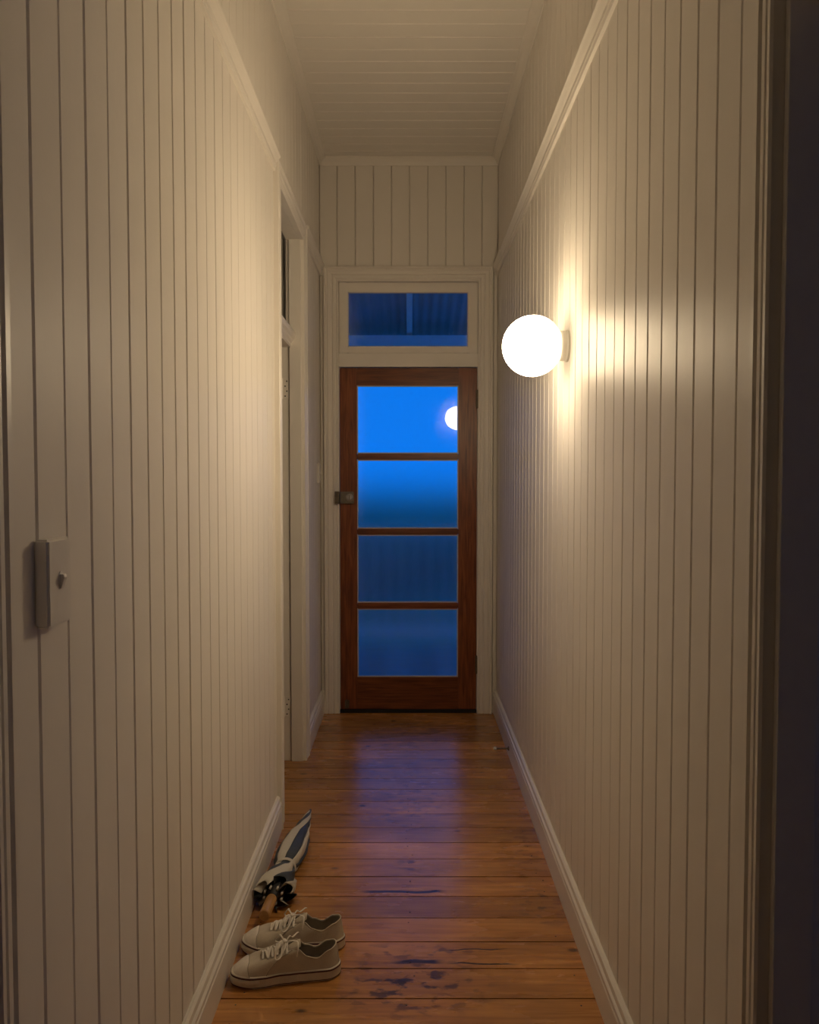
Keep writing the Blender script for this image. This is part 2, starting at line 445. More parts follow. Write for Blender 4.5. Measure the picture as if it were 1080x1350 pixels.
def jamb_set(nm, X, sgn, y0, y1, label):
    """lining, stops and transom bar of a side doorway; sgn as in side_wall"""
    m = MB()
    def bx(n0, n1, a, b, z0, z1):     # n measured into the wall from the board face
        xs = sorted((X - sgn * n0, X - sgn * n1)); m.box(xs[0], xs[1], a, b, z0, z1)
    bx(0.0125, TH, y0 - 0.022, y0, 0, OT + 0.022); bx(0.0125, TH, y1, y1 + 0.022, 0, OT + 0.022)
    bx(0.0125, TH, y0, y1, OT, OT + 0.022)
    bx(0.0, 0.057, y0, y0 + 0.012, 0, OT); bx(0.0, 0.057, y1 - 0.012, y1, 0, OT)
    o = m.obj(nm, M_TRIM, bevel=0.0015, seg=1); struct(o, label, 'trim')
    t = MB()
    prof = [(0.10, 0), (0.052, 0), (0.046, 0.006), (0.046, 0.016), (0.038, 0.026), (0.036, 0.034), (0.028, 0.044), (0.024, 0.056), (0.024, 0.066), (0.034, 0.072), (0.10, 0.075)]
    t.sweep([[Vector((X - sgn * n, yy, 2.03 + v)) for n, v in prof] for yy in (y0 + 0.0, y1 - 0.0)])
    t.obj('transom_bar', M_TRIM, o)
    return o
jl2 = jamb_set('trim_9', WL, 1, *OPEN_L[1], 'cream jamb lining and transom bar of the side doorway')
jl1 = jamb_set('trim_10', WL, 1, *OPEN_L[0], 'cream jamb lining of the doorway just before the light switch')
jr1 = jamb_set('trim_11', WR, -1, *OPEN_R[0], 'shadowed jamb lining and transom bar of the dark doorway')

# fanlights above the side doors
def fanlight(nm, X, sgn, y0, y1, label):
    e = empty(nm, (0, 0, 0)); struct(e, label, 'window')
    xs = sorted((X - sgn * 0.070, X - sgn * 0.075))
    MB().box(xs[0], xs[1], y0 + 0.012, y1 - 0.012, 2.105, OT).obj('pane', M_CLEAR, e)
    return e
fanlight('window_2', WL, 1, *OPEN_L[1], 'dark fanlight pane over the side doorway')
fanlight('window_3', WR, -1, *OPEN_R[0], 'dark fanlight pane over the doorway opposite the light switch')

# hinge leaves on the far jamb of the side doorway, side door swung open into its room
def hinge(parent, x, y, z, flip=1):
    h = MB().box(x - 0.017, x + 0.012, y - 0.003, y, z - 0.05, z + 0.05).obj('hinge', M_TRIM, parent, bevel=0.001, seg=1)
    s = MB()
    for i, dz in enumerate((-0.036, -0.012, 0.012, 0.036)):
        s.lathe([(0.0001, 0.0012), (0.0034, 0.0012), (0.0036, 0)], 10, Matrix.Translation((x - 0.002 + (0.006 if i % 2 else -0.002), y - 0.003, z + dz)) @ Matrix.Rotation(PI / 2, 4, 'X'))
    s.obj('screw', M_BLACK, h)
    s2 = MB(); s2.lathe([(0.0055, -0.05), (0.0055, 0.05)], 10, Matrix.Translation((x - 0.019, y - 0.006, z))); s2.obj('hinge_knuckle', M_TRIM, h)
    return h
d2 = empty('door_2', (WL - 0.11, 3.99, 0)); struct(d2, 'cream panelled side door standing open into the dark room', 'door')
def loc(o, e): o.location = -Vector(e.location); return o
m = MB(); m.box(-1.36, -0.655, 3.958, 3.993, 0.01, 2.02); loc(m.obj('door_leaf', M_TRIM, d2, bevel=0.002), d2)
for (a, b, c_, e_) in ((-1.26, -1.04, 0.2, 0.85), (-0.97, -0.75, 0.2, 0.85), (-1.26, -1.04, 1.0, 1.9), (-0.97, -0.75, 1.0, 1.9)):
    loc(MB().box(a, b, 3.950, 3.960, c_, e_).obj('door_panel', M_TRIM, d2, bevel=0.006), d2)
for z in (1.83, 0.27): hinge(jl2, -0.600, 4.0, z)

# ------------------------------------------------------------------ front door
d1 = empty('door_1', (-0.005, WF, 0)); struct(d1, 'red-brown timber front door with four frosted glass panes', 'door')
DY0, DY1 = WF + 0.006, WF + 0.046
def dpart(name, mat, x0, x1, z0, z1, y0=DY0, y1=DY1, bevel=0.0025, parent=d1):
    return loc(MB().box(x0, x1, y0, y1, z0, z1).obj(name, mat, parent, bevel=bevel), d1)
GX0, GX1 = -0.310, 0.289
dpart('stile', M_DOORW_V, -0.410, GX0, 0.02, 2.044); dpart('stile', M_DOORW_V, GX1, 0.397, 0.02, 2.044)
dpart('top_rail', M_DOORW_H, GX0, GX1, 1.941, 2.044); dpart('bottom_rail', M_DOORW_H, GX0, GX1, 0.02, 0.213)
PZ = [(1.542, 1.941), (1.099, 1.506), (0.658, 1.063), (0.213, 0.622)]
for z0, z1 in ((1.506, 1.542), (1.063, 1.099), (0.622, 0.658)): dpart('glazing_bar', M_DOORW_H, GX0, GX1, z0, z1, bevel=0.004)
for i, (z0, z1) in enumerate(PZ):
    ga = DY0 + 0.020
    pm = MB().box(GX0 + 0.0005, GX1 - 0.0005, -0.002, 0.002, -(z1 - z0) / 2, (z1 - z0) / 2).mesh('pane', M_FROST)
    p = link('pane', pm, d1); p.location = Vector((0, ga, (z0 + z1) / 2)) - d1.location
    p.rotation_euler = (math.radians((1.15, 0.2, -0.15, 0.1)[i]), 0, 0)
    p['label'] = 'frosted glass pane'
    b_ = MB(); t_ = 0.0065; ya, yb = DY0 + 0.008, DY0 + 0.0145
    for (a, b, c_, e_) in ((GX0, GX1, z0, z0 + t_), (GX0, GX1, z1 - t_, z1), (GX0, GX0 + t_, z0 + t_, z1 - t_), (GX1 - t_, GX1, z0 + t_, z1 - t_)):
        b_.box(a, b, ya, yb, c_, e_)
    loc(b_.obj('glazing_bead', M_PUTTY, d1), d1)
# rim lock
lk = dpart('rim_lock', M_DARKMETAL, -0.408, -0.328, 1.248, 1.318, DY0 - 0.026, DY0, 0.003)
def sub(o): return loc(o, d1)
MX = Matrix.Rotation(PI / 2, 4, 'X')
o = MB().lathe([(0.0001, 0.010), (0.014, 0.010), (0.016, 0.008), (0.018, 0.002), (0.022, 0.0), (0.022, -0.002)], 28, Matrix.Translation((-0.352, DY0 - 0.026, 1.284)) @ MX).obj('lock_cylinder', M_STEEL, lk, smooth=False)
o = MB().box(-0.354, -0.350, DY0 - 0.050, DY0 - 0.034, 1.270, 1.298).obj('thumb_turn', M_DARKMETAL, lk, bevel=0.001)
kp = MB(); kp.box(-0.437, -0.4135, DY0 - 0.048, DY0 - 0.022, 1.246, 1.254); kp.box(-0.437, -0.4135, DY0 - 0.048, DY0 - 0.022, 1.312, 1.320); kp.box(-0.437, -0.432, DY0 - 0.048, DY0 - 0.022, 1.254, 1.312); kp.box(-0.432, -0.4135, DY0 - 0.026, DY0 - 0.022, 1.254, 1.312)
loc(kp.obj('lock_keeper', M_DARKMETAL, d1, bevel=0.001, seg=1), d1)
for z in (1.86, 0.292):
    hb = MB(); hb.lathe([(0.0001, 0.056), (0.006, 0.052), (0.0065, 0.05), (0.0065, -0.05), (0.006, -0.052), (0.0001, -0.056)], 12, Matrix.Translation((0.397, DY0 - 0.018, z)))
    hb.box(0.390, 0.404, DY0 - 0.018, DY0 - 0.0, z - 0.05, z + 0.05)
    loc(hb.obj('hinge', M_DARKMETAL, d1), d1)
bolt = MB(); bolt.box(-0.385, -0.36, DY0 - 0.012, DY0, 0.03, 0.075); bolt.lathe([(0.006, -0.02), (0.006, 0.03)], 10, Matrix.Translation((-0.372, DY0 - 0.012, 0.05)))
loc(bolt.obj('floor_bolt', M_DARKMETAL, d1), d1)
th = MB().box(DX0 + 0.001, DX1 - 0.001, WF - 0.004, WF + 0.10, -0.0005, 0.018).obj('trim_12', M_BLACK, bevel=0.003); struct(th, 'black threshold strip under the front door', 'trim')
tb = MB().box(DX0, DX1, WF - 0.010, WF + 0.09, 2.048, 2.126).obj('trim_13', M_TRIM, bevel=0.002); struct(tb, 'cream transom bar between front door and fanlight', 'trim')
fj = MB(); fj.box(DX0 - 0.001, DX0 + 0.002, WF + 0.012, WF + 0.10, 0.018, 2.55); fj.box(DX1 - 0.002, DX1 + 0.001, WF + 0.012, WF + 0.10, 0.018, 2.55)
struct(fj.obj('trim_14', M_TRIM), 'cream frame lining inside the front door casing', 'trim')

# fanlight over the front door
w1 = empty('window_1', (0, WF, 2.127)); struct(w1, 'cream framed fanlight of clear glass over the front door', 'window')
def wpart(nm, x0, x1, z0, z1, y0, y1, mat=M_TRIM, bevel=0.003):
    o = MB().box(x0, x1, y0, y1, z0, z1).obj(nm, mat, w1, bevel=bevel); o.location = -Vector(w1.location); return o
sy0, sy1 = WF - 0.002, WF + 0.036
wpart('sash_stile', DX0 + 0.002, -0.361, 2.128, 2.539, sy0, sy1); wpart('sash_stile', 0.344, DX1 - 0.002, 2.128, 2.539, sy0, sy1)
wpart('sash_rail', -0.361, 0.344, 2.483, 2.539, sy0, sy1); wpart('sash_rail', -0.361, 0.344, 2.128, 2.166, sy0, sy1)
wpart('pane', -0.361, 0.344, 2.166, 2.483, WF + 0.014, WF + 0.018, M_CLEAR, 0)
b_ = MB(); t_ = 0.005
for (a, b, c_, e_) in ((-0.361, 0.344, 2.166, 2.166 + t_), (-0.361, 0.344, 2.483 - t_, 2.483), (-0.361, -0.361 + t_, 2.166 + t_, 2.483 - t_), (0.344 - t_, 0.344, 2.166 + t_, 2.483 - t_)):
    b_.box(a, b, WF + 0.006, WF + 0.013, c_, e_)
o = b_.obj('glazing_bead', M_PUTTY, w1); o.location = -Vector(w1.location)

# ------------------------------------------------------------------ rooms beyond the side doorways
def room(nm, x0, x1, y0, y1, open_side, label, hole=None):
    m = MB(); z0, z1 = -0.005, HC
    m.m = 1; m.quad((x0, y0, z0), (x1, y0, z0), (x1, y1, z0), (x0, y1, z0)); m.m = 0; m.quad((x0, y0, z1), (x1, y0, z1), (x1, y1, z1), (x0, y1, z1))
    m.quad((x0, y0, z0), (x1, y0, z0), (x1, y0, z1), (x0, y0, z1)); m.quad((x0, y1, z0), (x1, y1, z0), (x1, y1, z1), (x0, y1, z1))
    X = x1 if open_side == 'lo' else x0
    if hole:
        a, b, c_, d = hole
        m.quad((X, y0, z0), (X, a, z0), (X, a, z1), (X, y0, z1)); m.quad((X, b, z0), (X, y1, z0), (X, y1, z1), (X, b, z1))
        m.quad((X, a, z0), (X, b, z0), (X, b, c_), (X, a, c_)); m.quad((X, a, d), (X, b, d), (X, b, z1), (X, a, z1))
    else:
        m.quad((X, y0, z0), (X, y1, z0), (X, y1, z1), (X, y0, z1))
    o = m.obj(nm, [M_PAINT, M_FLOOR]); struct(o, label, 'wall'); return o
room('wall_room_right', WR + TH, 3.2, YB, 2.6, 'lo', 'unlit room behind the dark doorway', (-0.5, 0.2, 1.1, 1.8))  # unseen opening added in the outer wall, letting blue dusk onto the jamb
room('wall_room_left', -3.0, WL - TH, YB, 2.3, 'hi', 'unlit room behind the doorway beside the light switch')
room('wall_room_side', -3.0, WL - TH, 2.35, WF + 0.1, 'hi', 'unlit room behind the side doorway')

# ------------------------------------------------------------------ verandah and garden beyond the front door
VY = 6.9
vd = MB().box(-3, 3, WF + 0.10, VY + 0.1, -0.12, -0.055).obj('verandah_floor', M_DECK); struct(vd, 'grey verandah floor frame outside the front door', 'floor')
dm = MB().box(0, 0.095, WF + 0.10, VY + 0.1, -0.055, -0.03).mesh('deck_board', M_DECK, bevel=0.002, seg=1)
for i in range(62):
    o = link('deck_board', dm, vd); o.location = (-3.05 + i * 0.099, 0, 0)
vr = empty('verandah_roof', (0, VY, 2.6)); struct(vr, 'corrugated iron verandah roof with rafters seen through the fanlight', 'roof')
def rz(y): return 2.66 + (VY + 0.2 - y) * 0.21
m = MB(); ra = []; rb = []
N = 6 * 80
for i in range(N + 1):
    xx = -3 + 6 * i / N; zz = 0.009 * math.cos(2 * PI * xx / 0.076)
    ra.append((xx, WF + 0.1, rz(WF + 0.1) + zz)); rb.append((xx, VY + 0.3, rz(VY + 0.3) + zz))
m.sweep([ra, rb], close_ring=False)
o = m.obj('roof_sheet', M_IRON, vr, smooth=True); o.location = -Vector(vr.location)
for xx in (-1.8, -0.9, 0.0, 0.9, 1.8):
    m = MB(); s = 0.023
    m.sweep([[(xx - s, yy, rz(yy) - 0.012), (xx + s, yy, rz(yy) - 0.012), (xx + s, yy, rz(yy) - 0.10), (xx - s, yy, rz(yy) - 0.10)] for yy in (WF + 0.1, VY + 0.2)])
    o = m.obj('rafter', M_OUT, vr); o.location = -Vector(vr.location)
o = MB().box(-3, 3, VY - 0.05, VY + 0.04, 2.45, 2.585).obj('roof_beam', M_OUT, vr, bevel=0.003); o.location = -Vector(vr.location)
for xx in (-1.8, 1.8):
    o = MB().box(xx - 0.05, xx + 0.05, VY - 0.055, VY + 0.045, -0.03, 2.45).obj('post', M_OUT, vr, bevel=0.004); o.location = -Vector(vr.location)
bal = empty('balustrade', (0, VY, -0.03)); tag(bal, 'pale verandah balustrade blurred behind the frosted glass', 'balustrade')
def bpart(nm, x0, x1, z0, z1, d=0.02):
    o = MB().box(x0, x1, VY - d, VY + d, z0, z1).obj(nm, M_OUT, bal, bevel=0.002, seg=1); o.location = -Vector(bal.location); return o
bpart('handrail', -1.745, 1.745, 0.93, 0.985, 0.04); bpart('bottom_rail', -1.745, 1.745, 0.06, 0.12, 0.025)
bmh = MB().box(-0.02, 0.02, -0.012, 0.012, 0.15, 0.96).mesh('baluster', M_OUT)
for i in range(30):
    o = link('baluster', bmh, bal); o.location = (-1.7 + i * 0.117, 0, 0)
gd = MB(); gd.box(-250, 250, VY + 0.4, 320, -3.2, -3.0); gd = gd.obj('ground', M_GROUND); struct(gd, 'dark garden ground below the verandah', 'ground')
tree_labels = ['dark round tree straight beyond the balustrade', 'wide dark tree in the garden beside the taller one', 'tall dark garden tree behind the frosted glass', 'low dark bush in the garden near the fence line']
for i, (tx, ty, tr, tz) in enumerate(((1.5, 34, 2.6, -1.9), (-4.5, 38, 3.2, -2.2), (6.2, 40, 3.3, -1.8), (-1.6, 30, 1.6, -2.2))):
    t = empty('garden_tree', (tx, ty, -3.0)); tag(t, tree_labels[i], 'tree', 'trees in the garden')
    bm = bmesh.new(); bmesh.ops.create_icosphere(bm, subdivisions=4, radius=tr)
    for v in bm.verts:
        n = v.co.normalized(); s = 1 + 0.12 * math.sin(n.x * 7 + i) * math.cos(n.y * 6) + 0.08 * math.sin(n.z * 13 + n.x * 9) + random.uniform(-.05, .05)
        v.co = Vector((v.co.x * s * 1.3, v.co.y * s, v.co.z * s * 0.42 + 0.5 + (tz + 3.0) * 0.5))
    me = bpy.data.meshes.new('crown'); bm.to_mesh(me); bm.free(); me.materials.append(M_LEAF); link('crown', me, t)
    MB().lathe([(0.22, -0.05), (0.16, 0.4), (0.14, 1.0)], 10).obj('trunk', M_BARK, t)

# ------------------------------------------------------------------ globe lamp
GX, GY, GZ, GR = 0.403, 2.70, 1.826, 0.099
lamp = empty('globe_wall_lamp', (WR, GY, GZ)); tag(lamp, 'lit round white glass globe lamp fixed to the boarded wall', 'lamp')
me_, t_, b_ = newmat('lit_opal_glass'); t_.nodes.remove(b_)
em = t_.nodes.new('ShaderNodeEmission'); em.inputs[0].default_value = LAMP_COLOR; lt = t_.nodes.new('ShaderNodeTexCoord'); ls = t_.nodes.new('ShaderNodeSeparateXYZ'); lm = t_.nodes.new('ShaderNodeMapRange')
# neck-side dimming is added, to keep the wall round the lamp from burning out
lm.inputs['From Min'].default_value = -0.165; lm.inputs['From Max'].default_value = -0.045; lm.inputs['To Min'].default_value = LAMP_STRENGTH; lm.inputs['To Max'].default_value = LAMP_STRENGTH * 0.045
lm.interpolation_type = 'SMOOTHSTEP'
t_.links.new(lt.outputs['Object'], ls.inputs[0]); t_.links.new(ls.outputs['X'], lm.inputs['Value']); t_.links.new(lm.outputs[0], em.inputs[1])
t_.links.new(em.outputs[0], t_.nodes['Material Output'].inputs['Surface'])
MXp = Matrix.Rotation(PI / 2, 4, 'Y')     # local z -> world +x
prof = []
cut = 0.088
for i in range(33):
    a = PI - (PI - math.acos(cut / GR)) * i / 32
    prof.append((max(GR * math.sin(a), 0.0002), GR * math.cos(a)))
MB().lathe(prof, 48, Matrix.Translation((GX - WR, 0, 0)) @ MXp).obj('globe', me_, lamp, smooth=True)
bx_ = GX - WR + cut
MB().lathe([(0.030, bx_ - 0.001), (0.047, bx_), (0.049, bx_ + 0.004), (0.049, -0.010), (0.052, -0.006), (0.052, 0.0)], 40, MXp).obj('lamp_base', plain('lamp_base_white', (0.8, 0.77, 0.7), 0.35), lamp)

# ------------------------------------------------------------------ light switches
def switch(nm, X, y, z, wd, ht, dp, label):
    e = empty(nm, (X, y, z)); tag(e, label, 'switch')
    m = MB(); m.box(0, dp, -wd / 2, wd / 2, -ht / 2, ht / 2)
    m.obj('switch_plate', M_PLASTIC, e, bevel=0.0035, seg=3)
    MB().lathe([(0.0085, -0.002), (0.0085, 0.0008), (0.0075, 0.0012), (0.0001, 0.0012)], 20, Matrix.Translation((dp, 0, 0.002)) @ Matrix.Rotation(PI / 2, 4, 'Y') @ Matrix.Scale(1.5, 4, (1, 0, 0))).obj('rocker_surround', M_PLASTIC, e)
    r = MB(); r.sweep([[(dp - 0.001, yy, -0.010), (dp + 0.003, yy, -0.010), (dp + 0.008, yy, 0.006), (dp + 0.0065, yy, 0.0105), (dp - 0.001, yy, 0.011)] for yy in (-0.005, 0.005)])
    r.obj('rocker', M_PLASTIC, e, bevel=0.0008, seg=1)
    return e
switch('light_switch', WL, 1.178, 1.243, 0.076, 0.125, 0.021, 'white light switch with one rocker on a deep block at the near boards')
switch('light_switch', WL, 4.70, 1.425, 0.076, 0.116, 0.012, 'slim white light switch seen edge on beside the front door casing')

# ------------------------------------------------------------------ door stop
ds = empty('door_stop', (WR - 0.019, 4.048, 0.045)); tag(ds, 'thin metal door stop with a pale tip on the skirting', 'door stop')
MB().lathe([(0.0001, 0.0), (0.011, 0.0), (0.011, 0.003), (0.006, 0.006), (0.0042, 0.010), (0.0042, 0.066), (0.0001, 0.066)], 16, Matrix.Rotation(-PI / 2, 4, 'Y')).obj('rod', M_DARKMETAL, ds, smooth=True)
MB().lathe([(0.0001, 0.062), (0.0075, 0.062), (0.0082, 0.066), (0.0082, 0.074), (0.005, 0.078), (0.0001, 0.079)], 16, Matrix.Rotation(-PI / 2, 4, 'Y')).obj('rubber_tip', M_RUBBER, ds, smooth=True)

# ------------------------------------------------------------------ sneakers
M_CANVAS = plain('off_white_canvas', (0.60, 0.53, 0.43), 0.85, noise=0.16, nscale=28, bump=0.5, bscale=420)
M_SOLE = plain('dirty_white_rubber', (0.66, 0.60, 0.51), 0.55, noise=0.14, nscale=30)
M_CAP = plain('white_rubber_cap', (0.82, 0.76, 0.68), 0.5, noise=0.14, nscale=80)
M_STRIPE = plain('maroon_stripe', (0.09, 0.025, 0.03), 0.6)
M_LACE = plain('white_lace', (0.84, 0.79, 0.71), 0.8, bump=0.4, bscale=600)
M_LINING = plain('grey_lining', (0.36, 0.31, 0.25), 0.9, noise=0.2)
SL = 0.298
W_TAB = [(0, 0.030), (0.12, 0.036), (0.35, 0.035), (0.52, 0.042), (0.70, 0.051), (0.82, 0.050), (1, 0.043)]
def sole_pt(a, off=0.0, side=1):
    s = (1 - math.cos(a)) / 2
    wv = lerp_tab(W_TAB, s)
    if s < 0.12: wv *= math.sqrt(max(0, 1 - ((0.12 - s) / 0.12) ** 2))
    if s > 0.76: wv *= math.sqrt(max(0, 1 - ((s - 0.76) / 0.24) ** 2)) ** 0.72
    bend = 0.010 * math.sin(PI * min(1, max(0, (s - 0.35) / 0.65))) * side * (-1)
    p = Vector((s * SL, wv * (1 if math.sin(a) >= 0 else -1) + bend, 0))
    if off:
        c = Vector((min(max(p.x, 0.045), SL - 0.06), bend, 0)); d = (p - c)
        if d.length > 1e-6: p = p + d.normalized() * off
    return p
Q_W = [(0.04, 0.020), (0.14, 0.028), (0.28, 0.031), (0.40, 0.025), (0.50, 0.017), (0.60, 0.014), (0.67, 0.012)]
Q_Z = [(0.04, 0.086), (0.10, 0.080), (0.22, 0.062), (0.31, 0.070), (0.40, 0.090), (0.46, 0.086), (0.56, 0.072), (0.66, 0.060)]
def open_pt(a, side=1):
    c = (1 - math.cos(a)) / 2; s = 0.035 + 0.60 * c
    wv = lerp_tab(Q_W, s)
    if c < 0.08: wv *= math.sqrt(max(0, 1 - ((0.08 - c) / 0.08) ** 2))
    if c > 0.94: wv *= math.sqrt(max(0, 1 - ((c - 0.94) / 0.06) ** 2))
    bend = 0.006 * math.sin(PI * min(1, max(0, (s - 0.35) / 0.65))) * side * (-1)
    return Vector((s * SL, wv * (1 if math.sin(a) >= 0 else -1) + bend, lerp_tab(Q_Z, s)))
ZB = 0.032
def upper_pt(a, t, side, off=0.0):
    P = sole_pt(a, -0.001, side); Q = open_pt(a, side); c = (1 - math.cos(a)) / 2
    ex = 1.15 + 0.5 * c
    h = t ** ex
    z = ZB - 0.004 + (Q.z - ZB + 0.004) * (1 - (1 - t) ** (1.25 + 0.55 * c))
    p = Vector((P.x + (Q.x - P.x) * h, P.y + (Q.y - P.y) * h, z))
    # slight bulge of the toe box
    p.z += 0.003 * math.sin(PI * t) * max(0, (c - 0.75) / 0.25)
    if off:
        e = 1e-3
        du = upper_pt(a + e, t, side) - upper_pt(a - e, t, side); dt = upper_pt(a, min(1, t + e), side) - upper_pt(a, max(0, t - e), side)
        n = du.cross(dt)
        if n.length > 1e-12:
            n.normalize()
            if n.dot(p - Vector((p.x * .8 + .03, 0, 0.0))) < 0: n = -n
            p = p + n * off
    return p
def ang_for_s(s):      # angle where the opening reaches station s
    c = (s - 0.035) / 0.60; return math.acos(1 - 2 * c)

def sneaker(locn, rz, side, label, seed):
    e = empty('sneaker', locn, rz); tag(e, label, 'shoe', 'pair of canvas sneakers'); rnd = random.Random(seed)
    NA, NT = 72, 12
    A = [2 * PI * (k + 0.5) / NA for k in range(NA)]
    # sole
    m = MB(); rings = []
    for off, z in ((-0.006, 0.0), (0.0015, 0.0015), (0.003, 0.006), (0.003, 0.029), (0.0022, 0.0325), (-0.001, 0.0335)):
        rings.append([sole_pt(a, off, side) + Vector((0, 0, z + (0.010 * max(0, (1 - math.cos(a)) / 2 - 0.8) / 0.2 if z < 0.003 else 0.004 * max(0, (1 - math.cos(a)) / 2 - 0.8) / 0.2))) for a in A])
    m.sweep(rings); so = m.obj('sole', M_SOLE, e, smooth=False)
    # stripes round the sole
    for z0, z1, off in ((0.0272, 0.0312, 0.0036), (0.0045, 0.0065, 0.0036)):
        m = MB(); f = lambda a: 0.004 * max(0, (1 - math.cos(a)) / 2 - 0.8) / 0.2
        m.sweep([[sole_pt(a, of, side) + Vector((0, 0, z + f(a))) for a in A] for of, z in ((0.001, z0), (off, z0), (off, z1), (0.001, z1))], caps=False)
        m.obj('stripe', M_STRIPE, so)
    # toe bumper
    m = MB(); AT = [PI + (i / 20 - 0.5) * 2 * 1.05 for i in range(21)]
    f = lambda a: 0.004 * max(0, (1 - math.cos(a)) / 2 - 0.8) / 0.2
    rings = []
    for i, a in enumerate(AT):
        k = 1 - abs(i / 10 - 1) ** 6 * 0.8
        rings.append([sole_pt(a, of, side) + Vector((0, 0, z + f(a))) for of, z in ((0.002, 0.010), (0.0035 + 0.002 * k, 0.012), (0.0035 + 0.002 * k, 0.0245), (0.002, 0.0268))])
    m.sweep(rings); m.obj('toe_bumper', M_SOLE, so, smooth=True)
    # upper
    m = MB(); rings = [[upper_pt(a, t / NT, side) for a in A] for t in range(NT + 1)]
    m.sweep(rings, caps=False); up = m.obj('upper', [M_CANVAS, M_LINING], e, smooth=True)
    md = up.modifiers.new('thickness', 'SOLIDIFY'); md.thickness = 0.0022; md.offset = -1; md.material_offset = 1; md.material_offset_rim = 0
    # rolled edge of the opening
    m = MB(); ring_pts = [open_pt(a, side) + Vector((0, 0, 0.0004)) for a in A]
    rings = []
    for i, p in enumerate(ring_pts):
        t = (ring_pts[(i + 1) % NA] - ring_pts[i - 1]).normalized(); u = Vector((0, 0, 1)); a_ = t.cross(u).normalized(); b_ = a_.cross(t)
        rings.append([p + a_ * 0.0019 * math.cos(2 * PI * k / 6) + b_ * 0.0019 * math.sin(2 * PI * k / 6) for k in range(6)])
    m.sweep(rings, close_path=True); m.obj('collar_edge', M_CANVAS, up, smooth=True)
    # toe cap
    m = MB(); rings = []
    capt = lambda x: 0.60 * max(0.0, 1 - (abs(x) / 0.86) ** 2.4)
    for i in range(9):
        rings.append([upper_pt(PI + x, capt(x) * i / 8, side, 0.0020) for x in [(j / 28 - 0.5) * 2 * 0.84 for j in range(29)]])
    m.sweep(rings, close_ring=False); tcp = m.obj('toe_cap', M_CAP, e, smooth=True)
    md = tcp.modifiers.new('thickness', 'SOLIDIFY'); md.thickness = 0.003; md.offset = -1
    # dark edge line round the toe cap
    m = MB(); edge = [upper_pt(PI + x, capt(x), side, 0.0022) for x in [(j / 28 - 0.5) * 2 * 0.84 for j in range(29)]]
    m.tube(edge, 0.0008, 6); m.obj('cap_seam', M_LINING, tcp, smooth=True)
    # side seams
    for sg in (1, -1):
        aa = PI - sg * 1.18
        m = MB(); m.tube([upper_pt(aa - sg * 0.10 * t / 10, 0.04 + 0.9 * t / 10, side, 0.0004) for t in range(11)], 0.0009, 6); m.obj('seam', M_LINING, up, smooth=True)
    # heel strip
    m = MB(); rings = []
    for i in range(10):
        t = i / 9.5
        rings.append([upper_pt((j / 4 - 0.5) * 0.34, t, side, 0.0009) for j in range(5)])
    m.sweep(rings, close_ring=False); hs = m.obj('heel_strip', M_CANVAS, e, smooth=True)
    # insole
    m = MB(); m.add([sole_pt(a, -0.004, side) + Vector((0, 0, 0.034)) for a in A], [tuple(range(NA))]); m.obj('insole', M_LINING, e)
    # tongue
    m = MB(); rings = []
    for i in range(9):
        k = i / 8; s = 0.67 - 0.30 * k; z = 0.053 + 0.050 * k ** 0.9
        hw = 0.013 + 0.010 * k if k < 0.9 else 0.017
        b = 0.006 * math.sin(PI * min(1, max(0, (s - 0.35) / 0.65))) * side * (-1)
        rings.append([Vector((s * SL, b + hw * q, z - 0.008 * q * q)) for q in (-1, -.6, -.2, .2, .6, 1)])
    m.sweep(rings, close_ring=False); tg = m.obj('tongue', M_CANVAS, e, smooth=True)
    md = tg.modifiers.new('thickness', 'SOLIDIFY'); md.thickness = 0.003
    # eyelets and laces
    S = [0.60, 0.565, 0.53, 0.495, 0.46, 0.425]
    ey = {}
    for sg in (1, -1):
        for i, s in enumerate(S):
            a = ang_for_s(s); a = a if sg > 0 else 2 * PI - a
            p = upper_pt(a, 0.78, side, 0.0012); q = upper_pt(a, 0.78, side, 0.003); n = (q - p).normalized(); ey[sg, i] = (p, n)
            z = Vector((0, 0, 1)); R = z.rotation_difference(n).to_matrix().to_4x4()
            o = MB().lathe([(0.0016, 0.0), (0.0018, 0.0008), (0.0040, 0.0008), (0.0044, -0.0006)], 12, Matrix.Translation(p) @ R).obj('eyelet', M_STEEL, e)
    for i in range(6):
        (p, n), (q, n2) = ey[1, i], ey[-1, i]
        mid = (p + q) / 2 + Vector((0, 0, 0.0075))
        MB().tube(catmull([p, p + n * 0.003 + (q - p) * .08, mid, q + n2 * 0.003 + (p - q) * .08, q], 5), 0.0036, 8, 0.4).obj('lace', M_LACE, e, smooth=True)
        if i < 5:
            (p, n), (q, n2) = ey[1, i], ey[-1, i + 1]
            if rnd.random() < 0.5: (p, n), (q, n2) = ey[-1, i], ey[1, i + 1]
            mid = (p + q) / 2 + Vector((0, 0, 0.0105))
            MB().tube(catmull([p + n * .001, p + n * 0.004 + (q - p) * .1, mid, q + n2 * 0.004 + (p - q) * .1, q + n2 * .001], 5), 0.0034, 8, 0.4).obj('lace', M_LACE, e, smooth=True)
    top = (ey[1, 5][0] + ey[-1, 5][0]) / 2 + Vector((0.004, 0, 0.013))
    bow = [top]
    MB().lathe([(0.0001, -0.006), (0.005, -0.003), (0.0055, 0.001), (0.004, 0.005), (0.0001, 0.006)], 10, Matrix.Translation(top)).obj('lace_knot', M_LACE, e, smooth=True)
